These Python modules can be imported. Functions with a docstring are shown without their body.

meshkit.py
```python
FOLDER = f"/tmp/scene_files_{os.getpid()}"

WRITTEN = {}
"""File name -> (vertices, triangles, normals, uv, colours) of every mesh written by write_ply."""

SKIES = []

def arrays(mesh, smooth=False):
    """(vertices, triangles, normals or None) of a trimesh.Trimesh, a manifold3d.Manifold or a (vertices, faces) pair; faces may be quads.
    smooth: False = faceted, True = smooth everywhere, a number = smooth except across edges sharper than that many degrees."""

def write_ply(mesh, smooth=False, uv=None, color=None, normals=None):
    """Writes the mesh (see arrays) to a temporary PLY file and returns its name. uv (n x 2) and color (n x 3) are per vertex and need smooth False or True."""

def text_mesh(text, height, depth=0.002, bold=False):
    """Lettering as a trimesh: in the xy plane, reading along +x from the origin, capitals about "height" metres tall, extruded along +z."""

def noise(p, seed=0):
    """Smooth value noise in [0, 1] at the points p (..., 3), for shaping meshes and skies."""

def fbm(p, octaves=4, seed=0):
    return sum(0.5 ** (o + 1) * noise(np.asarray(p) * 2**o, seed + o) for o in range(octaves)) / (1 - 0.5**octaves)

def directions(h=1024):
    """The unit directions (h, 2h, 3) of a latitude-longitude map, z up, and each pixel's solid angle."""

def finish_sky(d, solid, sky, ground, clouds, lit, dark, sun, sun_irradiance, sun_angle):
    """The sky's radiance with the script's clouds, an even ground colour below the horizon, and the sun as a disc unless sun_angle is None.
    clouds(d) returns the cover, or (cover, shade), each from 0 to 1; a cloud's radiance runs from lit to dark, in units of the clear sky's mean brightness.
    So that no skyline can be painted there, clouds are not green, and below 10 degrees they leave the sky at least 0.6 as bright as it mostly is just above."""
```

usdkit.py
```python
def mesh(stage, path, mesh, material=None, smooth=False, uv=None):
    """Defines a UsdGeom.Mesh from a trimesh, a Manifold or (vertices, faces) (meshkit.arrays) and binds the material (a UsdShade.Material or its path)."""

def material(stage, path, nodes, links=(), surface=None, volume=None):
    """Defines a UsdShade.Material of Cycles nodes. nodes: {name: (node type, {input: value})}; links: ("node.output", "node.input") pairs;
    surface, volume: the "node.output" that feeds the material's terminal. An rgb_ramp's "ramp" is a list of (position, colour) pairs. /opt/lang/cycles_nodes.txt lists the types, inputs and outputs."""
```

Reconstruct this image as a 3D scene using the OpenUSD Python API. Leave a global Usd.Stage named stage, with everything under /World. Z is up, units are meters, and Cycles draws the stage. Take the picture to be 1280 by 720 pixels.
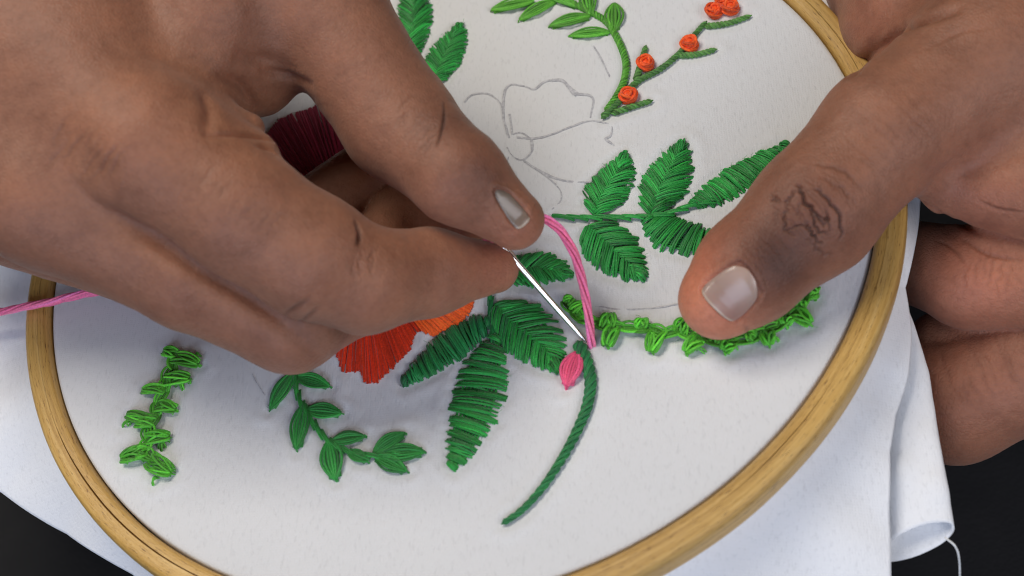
import math, random
import numpy as np, trimesh
from scipy.spatial import cKDTree
from pxr import Usd, UsdGeom, UsdLux, UsdShade, Sdf, Gf, Vt
import usdkit, meshkit

stage = Usd.Stage.CreateInMemory()
UsdGeom.SetStageUpAxis(stage, 'Z'); UsdGeom.SetStageMetersPerUnit(stage, 1.0)
stage.SetDefaultPrim(UsdGeom.Xform.Define(stage, '/World').GetPrim())
UsdGeom.Scope.Define(stage, '/World/Looks')
MM = 0.001      # everything below is laid out in millimetres; the hoop's middle is the origin, z is up from the cloth

# ---------------------------------------------------------------- camera
CAM = np.array([61.28842, -173.07688, 214.73132])
W = np.array([[0.976651241453203, 0.12170934923325825, 0.17702877415023258],
              [0.0, 0.8240374324199414, -0.5665353563289324],
              [-0.21483098605163378, 0.5533074590857846, 0.8047971813768457]])   # columns: the camera's axes
FPX = 640 / math.tan(math.radians(20))
cam = UsdGeom.Camera.Define(stage, '/World/camera')
M4 = np.eye(4); M4[:3, :3] = W.T; M4[3, :3] = CAM * MM
cam.AddTransformOp().Set(Gf.Matrix4d(*M4.ravel().tolist()))
cam.CreateHorizontalApertureAttr(36.0); cam.CreateVerticalApertureAttr(20.25)
cam.CreateFocalLengthAttr(36.0 / 1280 * FPX)
cam.CreateClippingRangeAttr(Gf.Vec2f(0.005, 50))
cam.CreateFStopAttr(18.0); cam.CreateFocusDistanceAttr(0.276)
cam.CreateExposureAttr(0.10)

# ---------------------------------------------------------------- lamps of the room
def rect_light(name, pos, target, w, h, inten, col):
    l = UsdLux.RectLight.Define(stage, '/World/' + name)
    p, t = np.array(pos, float), np.array(target, float)
    z = (p - t) / np.linalg.norm(p - t); x = np.cross([0, 1, 0.01], z); x /= np.linalg.norm(x); y = np.cross(z, x)
    m = np.eye(4); m[0, :3], m[1, :3], m[2, :3], m[3, :3] = x, y, z, p
    l.AddTransformOp().Set(Gf.Matrix4d(*m.ravel().tolist()))
    l.CreateWidthAttr(w); l.CreateHeightAttr(h); l.CreateIntensityAttr(inten); l.CreateColorAttr(Gf.Vec3f(*col))
rect_light('ceiling_lamp', (-0.27, 0.20, 0.78), (0, 0, 0), 0.42, 0.42, 9.0, (1.0, 0.935, 0.84))
rect_light('window_light', (-0.30, -1.30, 0.60), (0, 0, 0), 1.2, 0.9, 3.3, (0.66, 0.76, 1.0))
rect_light('window_light_001', (1.10, -0.75, 0.70), (0, 0, 0), 0.8, 0.8, 4.0, (0.95, 0.95, 1.0))

# ---------------------------------------------------------------- helpers
def ray(px, py):
    px, py = np.asarray(px, float), np.asarray(py, float)
    d = np.stack([(px - 640) / FPX, (360 - py) / FPX, -np.ones_like(px)], -1)
    d = d @ W.T
    return d / np.linalg.norm(d, axis=-1, keepdims=True)
def P(px, py, z=0.0):
    """The place in the scene at height z (mm over the cloth) that the photograph shows at a pixel."""
    d = ray(px, py)
    return CAM + d * ((z - CAM[2]) / d[..., 2])[..., None]
def G(pts):
    pts = np.asarray(pts, float)
    return P(pts[:, 0], pts[:, 1], 0.0)[:, :2]
def catmull(p, n=60):
    p = np.asarray(p, float)
    if len(p) == 2: return p[0] + (p[1] - p[0]) * np.linspace(0, 1, n)[:, None]
    q = np.vstack([2 * p[0] - p[1], p, 2 * p[-1] - p[-2]])
    out = []
    u = np.linspace(0, len(p) - 1, n); i = np.minimum(u.astype(int), len(p) - 2); t = (u - i)[:, None]
    a, b, c, d = q[i], q[i + 1], q[i + 2], q[i + 3]
    return 0.5 * (2 * b + (c - a) * t + (2 * a - 5 * b + 4 * c - d) * t ** 2 + (3 * b - a - 3 * c + d) * t ** 3)
def resample(p, n):
    p = np.asarray(p, float); s = np.r_[0, np.cumsum(np.linalg.norm(np.diff(p, axis=0), axis=1))]
    u = np.linspace(0, s[-1], n)
    return np.stack([np.interp(u, s, p[:, k]) for k in range(p.shape[1])], 1)
def length(p): return np.linalg.norm(np.diff(np.asarray(p), axis=0), axis=1).sum()

used = {}
def prim_path(name, parent):
    base = (str(parent) if parent else '/World') + '/' + name
    k = used.get(base, 0); used[base] = k + 1
    return base if k == 0 else f'{base}_{k:03d}'
def tagp(prim, label=None, category=None, group=None, kind=None):
    for key, val in (('label', label), ('category', category), ('group', group), ('kind', kind)):
        if val: prim.SetCustomDataByKey(key, val)
    return prim
def thing(name, label, cat, group=None):
    x = UsdGeom.Xform.Define(stage, prim_path(name, None))
    tagp(x.GetPrim(), label, cat, group)
    return str(x.GetPath())
def obj(name, mesh, mat, parent=None, smooth=True, tint=None, vec=None, **tags):
    """One Mesh prim; mesh = (vertices in mm, faces); tint: a colour per vertex; vec: a grain coordinate per vertex."""
    v, f = (mesh.vertices, mesh.faces) if hasattr(mesh, 'vertices') else mesh
    path = prim_path(name, parent)
    m = usdkit.mesh(stage, path, (np.asarray(v) * MM, np.asarray(f)), mat, smooth=smooth)
    api = UsdGeom.PrimvarsAPI(m)
    if tint is not None:
        api.CreatePrimvar('tint', Sdf.ValueTypeNames.Color3fArray, 'vertex').Set(Vt.Vec3fArray.FromNumpy(np.asarray(tint, np.float32)))
    if vec is not None:
        api.CreatePrimvar('grain', Sdf.ValueTypeNames.Float3Array, 'vertex').Set(Vt.Vec3fArray.FromNumpy(np.asarray(vec, np.float32)))
    tagp(m.GetPrim(), **tags)
    return path
def mat(name, nodes, links, surface='p.BSDF'):
    return usdkit.material(stage, '/World/Looks/' + name, nodes, links, surface=surface)

# ---------------------------------------------------------------- materials
def thread_mat(name, rough=0.5, sheen=0.3):
    return mat(name, {
        'a': ('attribute', {'attribute': 'tint'}), 'g': ('geometry', {}),
        'n': ('noise_texture', {'scale': 2600.0, 'detail': 2.0}),
        'mr': ('map_range', {'from_min': 0.25, 'from_max': 0.75, 'to_min': 0.75, 'to_max': 1.2}),
        'cc': ('combine_xyz', {}), 'mx': ('mix_color', {'blend_type': 'multiply', 'fac': 1.0, 'use_clamp_result': False}),
        'b': ('bump', {'strength': 0.35, 'distance': 0.00012}),
        'p': ('principled_bsdf', {'roughness': rough, 'specular_ior_level': 0.36, 'sheen_weight': sheen, 'sheen_roughness': 0.4})},
        [('g.position', 'n.vector'), ('n.fac', 'mr.value'), ('mr.result', 'cc.x'), ('mr.result', 'cc.y'), ('mr.result', 'cc.z'),
         ('a.color', 'mx.a'), ('cc.vector', 'mx.b'), ('mx.result', 'p.base_color'), ('n.fac', 'b.height'), ('b.normal', 'p.normal')])
THREAD = thread_mat('embroidery_thread')
def cotton(name, lo, mi, hi): return mat(name, {
    'g': ('geometry', {}),
    'big': ('noise_texture', {'scale': 45.0, 'detail': 3.0}),
    'map': ('mapping', {'scale': (1.0, 0.35, 1.0), 'rotation': (0, 0, 0.25)}),
    'fib': ('noise_texture', {'scale': 1500.0, 'detail': 4.0, 'roughness': 0.65}),
    'mid': ('noise_texture', {'scale': 1000.0, 'detail': 3.0, 'roughness': 0.6}),
    'wx': ('wave_texture', {'scale': 640.0, 'bands_direction': 'x', 'distortion': 1.2, 'detail': 1.0, 'detail_scale': 2.0}), 'wy': ('wave_texture', {'scale': 640.0, 'bands_direction': 'y', 'distortion': 1.2, 'detail': 1.0, 'detail_scale': 2.0}),
    'wm': ('math', {'math_type': 'multiply'}), 'wa': ('math', {'math_type': 'multiply_add', 'value2': 0.18}),
    'ramp': ('rgb_ramp', {'ramp': [(0.0, lo), (0.5, mi), (1.0, hi)]}),
    'speck': ('rgb_ramp', {'ramp': [(0.0, (0.70, 0.70, 0.71)), (0.32, (0.90, 0.90, 0.90)), (0.46, (1, 1, 1)), (1.0, (1, 1, 1))]}),
    'mx': ('mix_color', {'blend_type': 'multiply', 'fac': 0.9}),
    'ad': ('math', {'math_type': 'multiply_add', 'value2': 0.7}),
    'b': ('bump', {'strength': 0.5, 'distance': 0.0002}),
    'p': ('principled_bsdf', {'roughness': 0.9, 'specular_ior_level': 0.15, 'sheen_weight': 0.25, 'sheen_roughness': 0.6})},
    [('g.position', 'big.vector'), ('g.position', 'map.vector'), ('map.vector', 'fib.vector'), ('map.vector', 'mid.vector'),
     ('big.fac', 'ramp.fac'), ('fib.fac', 'speck.fac'), ('ramp.color', 'mx.a'), ('speck.color', 'mx.b'), ('mx.result', 'p.base_color'),
     ('g.position', 'wx.vector'), ('g.position', 'wy.vector'), ('wx.fac', 'wm.value1'), ('wy.fac', 'wm.value2'), ('wm.value', 'wa.value1'), ('ad.value', 'wa.value3'),
     ('mid.fac', 'ad.value1'), ('fib.fac', 'ad.value3'), ('wa.value', 'b.height'), ('b.normal', 'p.normal')])
FABRIC = cotton('white_cotton', (0.675, 0.682, 0.69), (0.705, 0.71, 0.718), (0.73, 0.732, 0.735))          # stretched cloth, toned down to set off the brighter-lit loose edge
LOOSE = cotton('white_cotton_lit', (0.85, 0.855, 0.865), (0.87, 0.875, 0.885), (0.89, 0.892, 0.897))     # same cloth made whiter, standing in for stronger light outside the hoop
PENCIL = mat('pencil_graphite', {
    'g': ('geometry', {}), 'n': ('noise_texture', {'scale': 1400.0, 'detail': 3.0}),
    'r': ('rgb_ramp', {'ramp': [(0.3, (0.36, 0.36, 0.39)), (0.7, (0.62, 0.62, 0.64))]}),
    'p': ('principled_bsdf', {'roughness': 0.8})},
    [('g.position', 'n.vector'), ('n.fac', 'r.fac'), ('r.color', 'p.base_color')])
WOOD = mat('bamboo_hoop', {
    'a': ('attribute', {'attribute': 'grain'}),
    'm1': ('mapping', {'scale': (0.035, 1.6, 1.6)}), 'n1': ('noise_texture', {'scale': 1.0, 'detail': 5.0, 'roughness': 0.6}),
    'm2': ('mapping', {'scale': (0.42, 5.0, 5.0)}), 'n2': ('noise_texture', {'scale': 1.0, 'detail': 4.0, 'roughness': 0.7}),
    'm3': ('mapping', {'scale': (0.02, 0.05, 0.05)}), 'n3': ('noise_texture', {'scale': 1.0, 'detail': 2.0}),
    'r1': ('rgb_ramp', {'ramp': [(0.25, (0.43, 0.245, 0.066)), (0.5, (0.60, 0.368, 0.108)), (0.75, (0.70, 0.48, 0.19))]}),
    'r2': ('rgb_ramp', {'ramp': [(0.0, (0.10, 0.06, 0.03)), (0.33, (0.20, 0.11, 0.05)), (0.39, (0.85, 0.82, 0.78)), (0.5, (1, 1, 1)), (1.0, (1, 1, 1))]}),
    'r3': ('rgb_ramp', {'ramp': [(0.3, (0.86, 0.84, 0.80)), (0.7, (1.1, 1.08, 1.0))]}),
    'x1': ('mix_color', {'blend_type': 'multiply', 'fac': 1.0}), 'x2': ('mix_color', {'blend_type': 'multiply', 'fac': 1.0, 'use_clamp_result': False}),
    'b': ('bump', {'strength': 0.5, 'distance': 0.0003}),
    'p': ('principled_bsdf', {'roughness': 0.38, 'specular_ior_level': 0.5, 'coat_weight': 0.15, 'coat_roughness': 0.3})},
    [('a.vector', 'm1.vector'), ('m1.vector', 'n1.vector'), ('a.vector', 'm2.vector'), ('m2.vector', 'n2.vector'), ('a.vector', 'm3.vector'), ('m3.vector', 'n3.vector'),
     ('n1.fac', 'r1.fac'), ('n2.fac', 'r2.fac'), ('n3.fac', 'r3.fac'), ('r1.color', 'x1.a'), ('r2.color', 'x1.b'), ('x1.result', 'x2.a'), ('r3.color', 'x2.b'),
     ('x2.result', 'p.base_color'), ('n2.fac', 'b.height'), ('b.normal', 'p.normal')])
STEEL = mat('needle_steel', {
    'g': ('geometry', {}), 'n': ('noise_texture', {'scale': 900.0, 'detail': 2.0}),
    'mr': ('map_range', {'to_min': 0.14, 'to_max': 0.26}),
    'p': ('principled_bsdf', {'base_color': (0.86, 0.84, 0.80), 'metallic': 1.0, 'roughness': 0.2})},
    [('g.position', 'n.vector'), ('n.fac', 'mr.value'), ('mr.result', 'p.roughness')])
TABLE = mat('black_table_cloth', {
    'g': ('geometry', {}), 'n': ('noise_texture', {'scale': 900.0, 'detail': 3.0}), 'n2': ('noise_texture', {'scale': 25.0, 'detail': 3.0}),
    'r': ('rgb_ramp', {'ramp': [(0.3, (0.010, 0.010, 0.011)), (0.7, (0.022, 0.021, 0.021))]}),
    'b': ('bump', {'strength': 0.4, 'distance': 0.0003}),
    'p': ('principled_bsdf', {'roughness': 0.8, 'specular_ior_level': 0.2})},
    [('g.position', 'n.vector'), ('g.position', 'n2.vector'), ('n2.fac', 'r.fac'), ('r.color', 'p.base_color'), ('n.fac', 'b.height'), ('b.normal', 'p.normal')])
SKIN = mat('skin', {
    'a': ('attribute', {'attribute': 'tint'}), 'g': ('geometry', {}),
    'n1': ('noise_texture', {'scale': 160.0, 'detail': 4.0, 'roughness': 0.6}),
    'n2': ('noise_texture', {'scale': 900.0, 'detail': 3.0, 'roughness': 0.6}),
    'v': ('voronoi_texture', {'scale': 1300.0, 'feature': 'distance_to_edge'}),
    'wv': ('noise_texture', {'scale': 300.0, 'detail': 2.0}),
    'r': ('rgb_ramp', {'ramp': [(0.25, (0.80, 0.76, 0.74)), (0.5, (1.0, 1.0, 1.0)), (0.78, (1.16, 1.12, 1.06))]}),
    'r2': ('rgb_ramp', {'ramp': [(0.3, (0.9, 0.88, 0.86)), (0.6, (1.04, 1.04, 1.04))]}),
    'x': ('mix_color', {'blend_type': 'multiply', 'fac': 1.0, 'use_clamp_result': False}),
    'x2': ('mix_color', {'blend_type': 'multiply', 'fac': 1.0, 'use_clamp_result': False}),
    'clampv': ('map_range', {'from_min': 0.0, 'from_max': 0.25, 'to_min': 0.0, 'to_max': 0.6, 'clamp': True}),
    'ad': ('math', {'math_type': 'add'}),
    'b': ('bump', {'strength': 0.45, 'distance': 0.00016}),
    'p': ('principled_bsdf', {'roughness': 0.56, 'specular_ior_level': 0.38, 'subsurface_weight': 0.22, 'subsurface_scale': 0.0022,
                              'subsurface_radius': (1.0, 0.38, 0.22), 'sheen_weight': 0.06})},
    [('g.position', 'n1.vector'), ('g.position', 'n2.vector'), ('g.position', 'v.vector'),
     ('n1.fac', 'r.fac'), ('n2.fac', 'r2.fac'), ('a.color', 'x.a'), ('r.color', 'x.b'), ('x.result', 'x2.a'), ('r2.color', 'x2.b'), ('x2.result', 'p.base_color'),
     ('v.distance', 'clampv.value'), ('clampv.result', 'ad.value1'), ('n2.fac', 'ad.value2'), ('ad.value', 'b.height'), ('b.normal', 'p.normal')])
NAIL = mat('fingernail', {
    'a': ('attribute', {'attribute': 'tint'}), 'g': ('geometry', {}), 'n': ('noise_texture', {'scale': 250.0, 'detail': 3.0}),
    'r': ('rgb_ramp', {'ramp': [(0.3, (0.92, 0.91, 0.9)), (0.7, (1.05, 1.05, 1.05))]}),
    'x': ('mix_color', {'blend_type': 'multiply', 'fac': 1.0, 'use_clamp_result': False}),
    'p': ('principled_bsdf', {'roughness': 0.27, 'specular_ior_level': 0.5, 'coat_weight': 0.12, 'coat_roughness': 0.22, 'subsurface_weight': 0.15, 'subsurface_scale': 0.001})},
    [('g.position', 'n.vector'), ('n.fac', 'r.fac'), ('a.color', 'x.a'), ('r.color', 'x.b'), ('x.result', 'p.base_color')])

# ---------------------------------------------------------------- the setting
def box_sheet(x0, x1, y0, y1, z, n=24):
    xs, ys = np.meshgrid(np.linspace(x0, x1, n), np.linspace(y0, y1, n), indexing='ij')
    v = np.stack([xs, ys, np.full_like(xs, z) + 1.2 * meshkit.fbm(np.stack([xs / 60, ys / 60, 0 * xs], -1), 3)], -1).reshape(-1, 3)
    i = np.arange(n * n).reshape(n, n)
    f = np.vstack([np.stack([i[:-1, :-1], i[1:, :-1], i[1:, 1:]], -1).reshape(-1, 3), np.stack([i[:-1, :-1], i[1:, 1:], i[:-1, 1:]], -1).reshape(-1, 3)])
    return v, f
obj('table_top', box_sheet(-900, 900, -900, 900, -95, 60), TABLE, None, kind='structure', label='black cloth-covered table top far below the hoop', category='table')

# ---------------------------------------------------------------- hoop
def ring_mesh(profile, n=720, seam=math.radians(130), rfun=None):
    """A closed profile (r, z) turned about the z axis; rfun(theta, r, z) shifts it."""
    pr = np.asarray(profile, float); m = len(pr)
    th = seam + np.linspace(0, 2 * np.pi, n, endpoint=True)
    T, R_ = np.meshgrid(th, pr[:, 0], indexing='ij'); Z_ = np.broadcast_to(pr[:, 1], T.shape).copy()
    if rfun is not None: R_, Z_ = rfun(T, R_.copy(), Z_)
    v = np.stack([R_ * np.cos(T), R_ * np.sin(T), Z_], -1).reshape(-1, 3)
    g = np.stack([(T - seam) * 87, R_, Z_], -1).reshape(-1, 3)
    i = np.arange(n * m).reshape(n, m); a, b = i[:-1], i[1:]
    aj, bj = np.roll(a, -1, 1), np.roll(b, -1, 1)
    f = np.vstack([np.stack([a, b, bj], -1).reshape(-1, 3), np.stack([a, bj, aj], -1).reshape(-1, 3)])
    return v, f, g
def rounded(r0, r1, z0, z1, c, k=5):
    out = []
    for (cx, cy, a0) in ((r1 - c, z1 - c, 0), (r0 + c, z1 - c, 90), (r0 + c, z0 + c, 180), (r1 - c, z0 + c, 270)):
        for a in np.radians(np.linspace(a0, a0 + 90, k)): out.append((cx + c * math.cos(a), cy + c * math.sin(a)))
    return out[::-1]
R_IN, R_OUT, MID = 84.0, 89.5, 86.3
def ply(r0, r1, k=26):
    a, c, e = (R_OUT - R_IN) / 2, (R_OUT + R_IN) / 2, 3.9
    rs = r0 + (r1 - r0) * (0.5 - 0.5 * np.cos(np.linspace(0, np.pi, k)))
    hgt = np.maximum(1 - np.abs((rs - c) / a) ** e, 0) ** (1 / e)
    return ([(r0, -1.9), (r0, -.9), (r0, -.2)] if r0 == MID else []) + [(r, -2.3 + 3.3 * h) for r, h in zip(rs, hgt)] + ([(r1, -.2), (r1, -.9), (r1, -1.9)] if r1 == MID else []) + [(r, -2.3 - 3.1 * h) for r, h in zip(rs[::-1], hgt[::-1])]
hoop = thing('embroidery_hoop', 'round bamboo embroidery hoop clamped around the white cloth', 'embroidery hoop')
def ang_noise(T, s, seed): return meshkit.fbm(np.stack([np.cos(T) * s, np.sin(T) * s, 0 * T], -1), 3, seed) - 0.5
def gap(T): return 0.0 + 0.62 * np.clip(meshkit.noise(np.stack([np.cos(T) * 3.1 + 7, np.sin(T) * 3.1, 0 * T], -1), 5) - 0.42, 0, .5)
wav = lambda T: 0.22 * ang_noise(T, 5, 1)
v, f, g = ring_mesh(ply(R_IN, MID), n=900, rfun=lambda T, R_, Z_: (R_ + wav(T) - np.clip((R_ - 85.6) / .7, 0, 1) * np.clip((Z_ + .6) / .8, 0, 1) * (gap(T) * 0.5 + .015), Z_ + 0.2 * ang_noise(T, 7, 2)))
obj('inner_ply', (v, f), WOOD, hoop, vec=g)
v, f, g = ring_mesh(ply(MID, R_OUT), n=900, rfun=lambda T, R_, Z_: (R_ + wav(T) + np.clip((87.0 - R_) / .7, 0, 1) * np.clip((Z_ + .6) / .8, 0, 1) * (gap(T) * 0.5 + .015), Z_ + 0.2 * ang_noise(T, 7, 2) + .04))
obj('outer_ply', (v, f), WOOD, hoop, vec=g)

# ---------------------------------------------------------------- the cloth
cloth = thing('embroidered_cloth', 'white cotton cloth stretched in the hoop with green, orange and pink embroidery', 'cloth')
def cloth_z(x, y): return 0.35 * (meshkit.fbm(np.stack([x / 38, y / 38, 0 * x], -1), 2, 3) - 0.5)
SEWN = []          # where thread goes through the cloth: it dimples there
def fabric_disc():
    rr = np.r_[np.linspace(0, 82.4, 150), 82.9, 83.25, 83.5, 83.68, 83.78, 83.82]
    zz = np.r_[np.zeros(150), -0.05, -0.16, -0.34, -0.65, -1.3, -4.6]
    n = 560; th = np.linspace(0, 2 * np.pi, n, endpoint=False)
    Rm, T = np.meshgrid(rr[1:], th, indexing='ij'); X, Y = Rm * np.cos(T), Rm * np.sin(T)
    Z = np.broadcast_to(zz[1:, None], Rm.shape) + cloth_z(X, Y) * (Rm < 83)
    pts = np.vstack(SEWN); d, _ = cKDTree(pts).query(np.stack([X, Y], -1).reshape(-1, 2)); d = d.reshape(X.shape)
    amp = .5 + 1.0 * meshkit.noise(np.stack([X / 3, Y / 3, 0 * X], -1), 8)
    Z = Z + (-.16 * np.exp(-(d / .9) ** 2) + .16 * amp * np.exp(-((d - 2.0) / 1.3) ** 2) + .10 * (meshkit.fbm(np.stack([X / 4, Y / 7, 0 * X], -1), 2, 6) - .5) * np.exp(-d / 9)) * (Rm < 82)
    v = np.vstack([[0, 0, cloth_z(np.zeros(1), np.zeros(1))[0]], np.stack([X, Y, Z], -1).reshape(-1, 3)])
    i = 1 + np.arange((len(rr) - 1) * n).reshape(len(rr) - 1, n); a, b = i[:-1], i[1:]; aj, bj = np.roll(a, -1, 1), np.roll(b, -1, 1)
    f = np.vstack([np.stack([a, b, bj], -1).reshape(-1, 3), np.stack([a, bj, aj], -1).reshape(-1, 3),
                   np.stack([np.zeros(n, int), i[0], np.roll(i[0], -1)], -1)])
    return v, f

def solid_sheet(X, thick=0.45):
    """A grid of points (n, m, 3) as a thin cloth with two faces and closed edges."""
    n, m = X.shape[:2]
    du, dv = np.gradient(X, axis=0), np.gradient(X, axis=1)
    N = np.cross(du, dv); N /= np.maximum(np.linalg.norm(N, axis=-1, keepdims=True), 1e-9)
    A, B = X + N * thick / 2, X - N * thick / 2
    v = np.vstack([A.reshape(-1, 3), B.reshape(-1, 3)])
    i = np.arange(n * m).reshape(n, m)
    q = lambda a, b, c, d: np.vstack([np.stack([a, b, c], -1).reshape(-1, 3), np.stack([a, c, d], -1).reshape(-1, 3)])
    t = q(i[:-1, :-1], i[1:, :-1], i[1:, 1:], i[:-1, 1:])
    f = [t, t[:, ::-1] + n * m]
    o = n * m
    for e in (i[0, ::-1], i[-1], i[:, 0], i[::-1, -1]):
        f.append(q(e[:-1], e[:-1] + o, e[1:] + o, e[1:]))
    return v, np.vstack(f)
# loose cloth outside the hoop: from under the ring out to its own edge
edge_px = [(1150, 240, -9), (1131, 360, -10), (1139, 415, -11), (1135, 468, -11.5), (1119, 520, -13), (1112, 570, -15), (1111, 640, -17), (1113, 712, -20), (1114, 790, -24), (1108, 870, -28), (1060, 930, -32), (900, 940, -34), (700, 900, -34), (450, 880, -32),
           (300, 800, -28), (165, 716, -24), (82, 665, -22), (0, 613, -19), (-160, 520, -16), (-220, 420, -14), (-210, 250, -12), (-150, 100, -12), (0, -80, -12), (250, -200, -12), (600, -260, -12), (900, -180, -12), (1060, -30, -10), (1125, 90, -10)]
E3 = np.array([P(a, b, z) for a, b, z in edge_px])
def skirt():
    th_e = np.unwrap(np.arctan2(E3[:, 1], E3[:, 0]))
    if th_e[-1] < th_e[0]: E = E3[::-1]; th_e = th_e[::-1]
    else: E = E3
    E = np.vstack([E, E[:1]]); th_e = np.r_[th_e, th_e[0] + 2 * np.pi]
    n, m = 540, 40
    th = np.linspace(th_e[0], th_e[-1], n)
    re = np.interp(th, th_e, np.linalg.norm(E[:, :2], axis=1)); ze = np.interp(th, th_e, E[:, 2])
    s = np.linspace(0, 1, m) ** 1.2
    X = np.zeros((n, m, 3))
    for j, u in enumerate(s):
        r = 84.5 + (re - 84.5) * u
        z = -4.0 + (ze + 4.0) * (u ** 0.8)
        fold = 1.3 * np.sin(th * 17 + 1.3 * np.sin(th * 5)) + 0.8 * np.sin(th * 31 + 2)
        z = z + (1.5 * fold + 3.0 * (meshkit.fbm(np.stack([r * np.cos(th) / 16, r * np.sin(th) / 16, 0 * th], -1), 3, 12) - .5)) * u * np.clip((re - 84.5) / 30, 0, 1)
        X[:, j] = np.stack([r * np.cos(th), r * np.sin(th), z], -1)
    return solid_sheet(X)
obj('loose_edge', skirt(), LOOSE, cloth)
# the rolled-over right margin of the cloth
def rolled_fold():
    ax = catmull([P(1112, 385, -15), P(1119, 430, -15.5), P(1130, 500, -17), P(1138, 585, -19), P(1145, 678, -23)], 60)
    k = np.linspace(0, 1, 60)
    wid = np.interp(k, [0, .15, .4, .65, 1], [2.8, 3.6, 4.9, 5.2, 6.4]); hgt = np.interp(k, [0, 0.4, 1], [1.6, 1.6, 1.9])
    d = np.gradient(ax, axis=0); d /= np.linalg.norm(d, axis=1, keepdims=True)
    side = np.cross(d, [0, 0, 1.0]); side /= np.linalg.norm(side, axis=1, keepdims=True)
    ang = np.radians(np.linspace(-165, 190, 44))
    X = ax[:, None] - side[:, None] * (wid[:, None] * np.cos(ang))[..., None] + np.array([0, 0, 1.0]) * (hgt[:, None] * np.sign(np.sin(ang)) * np.abs(np.sin(ang)) ** .8)[..., None]
    X += d[:, None] * ((k[:, None] ** 6) * (1.6 * -np.sin(ang) - 2.2 * np.cos(ang)))[..., None]
    X += (1.3 * (meshkit.fbm(X / 9, 3, 7) - 0.5))[..., None] * np.array([0.4, 0.4, 1])
    return solid_sheet(X, 0.5)
obj('rolled_margin', rolled_fold(), LOOSE, cloth)

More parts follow.
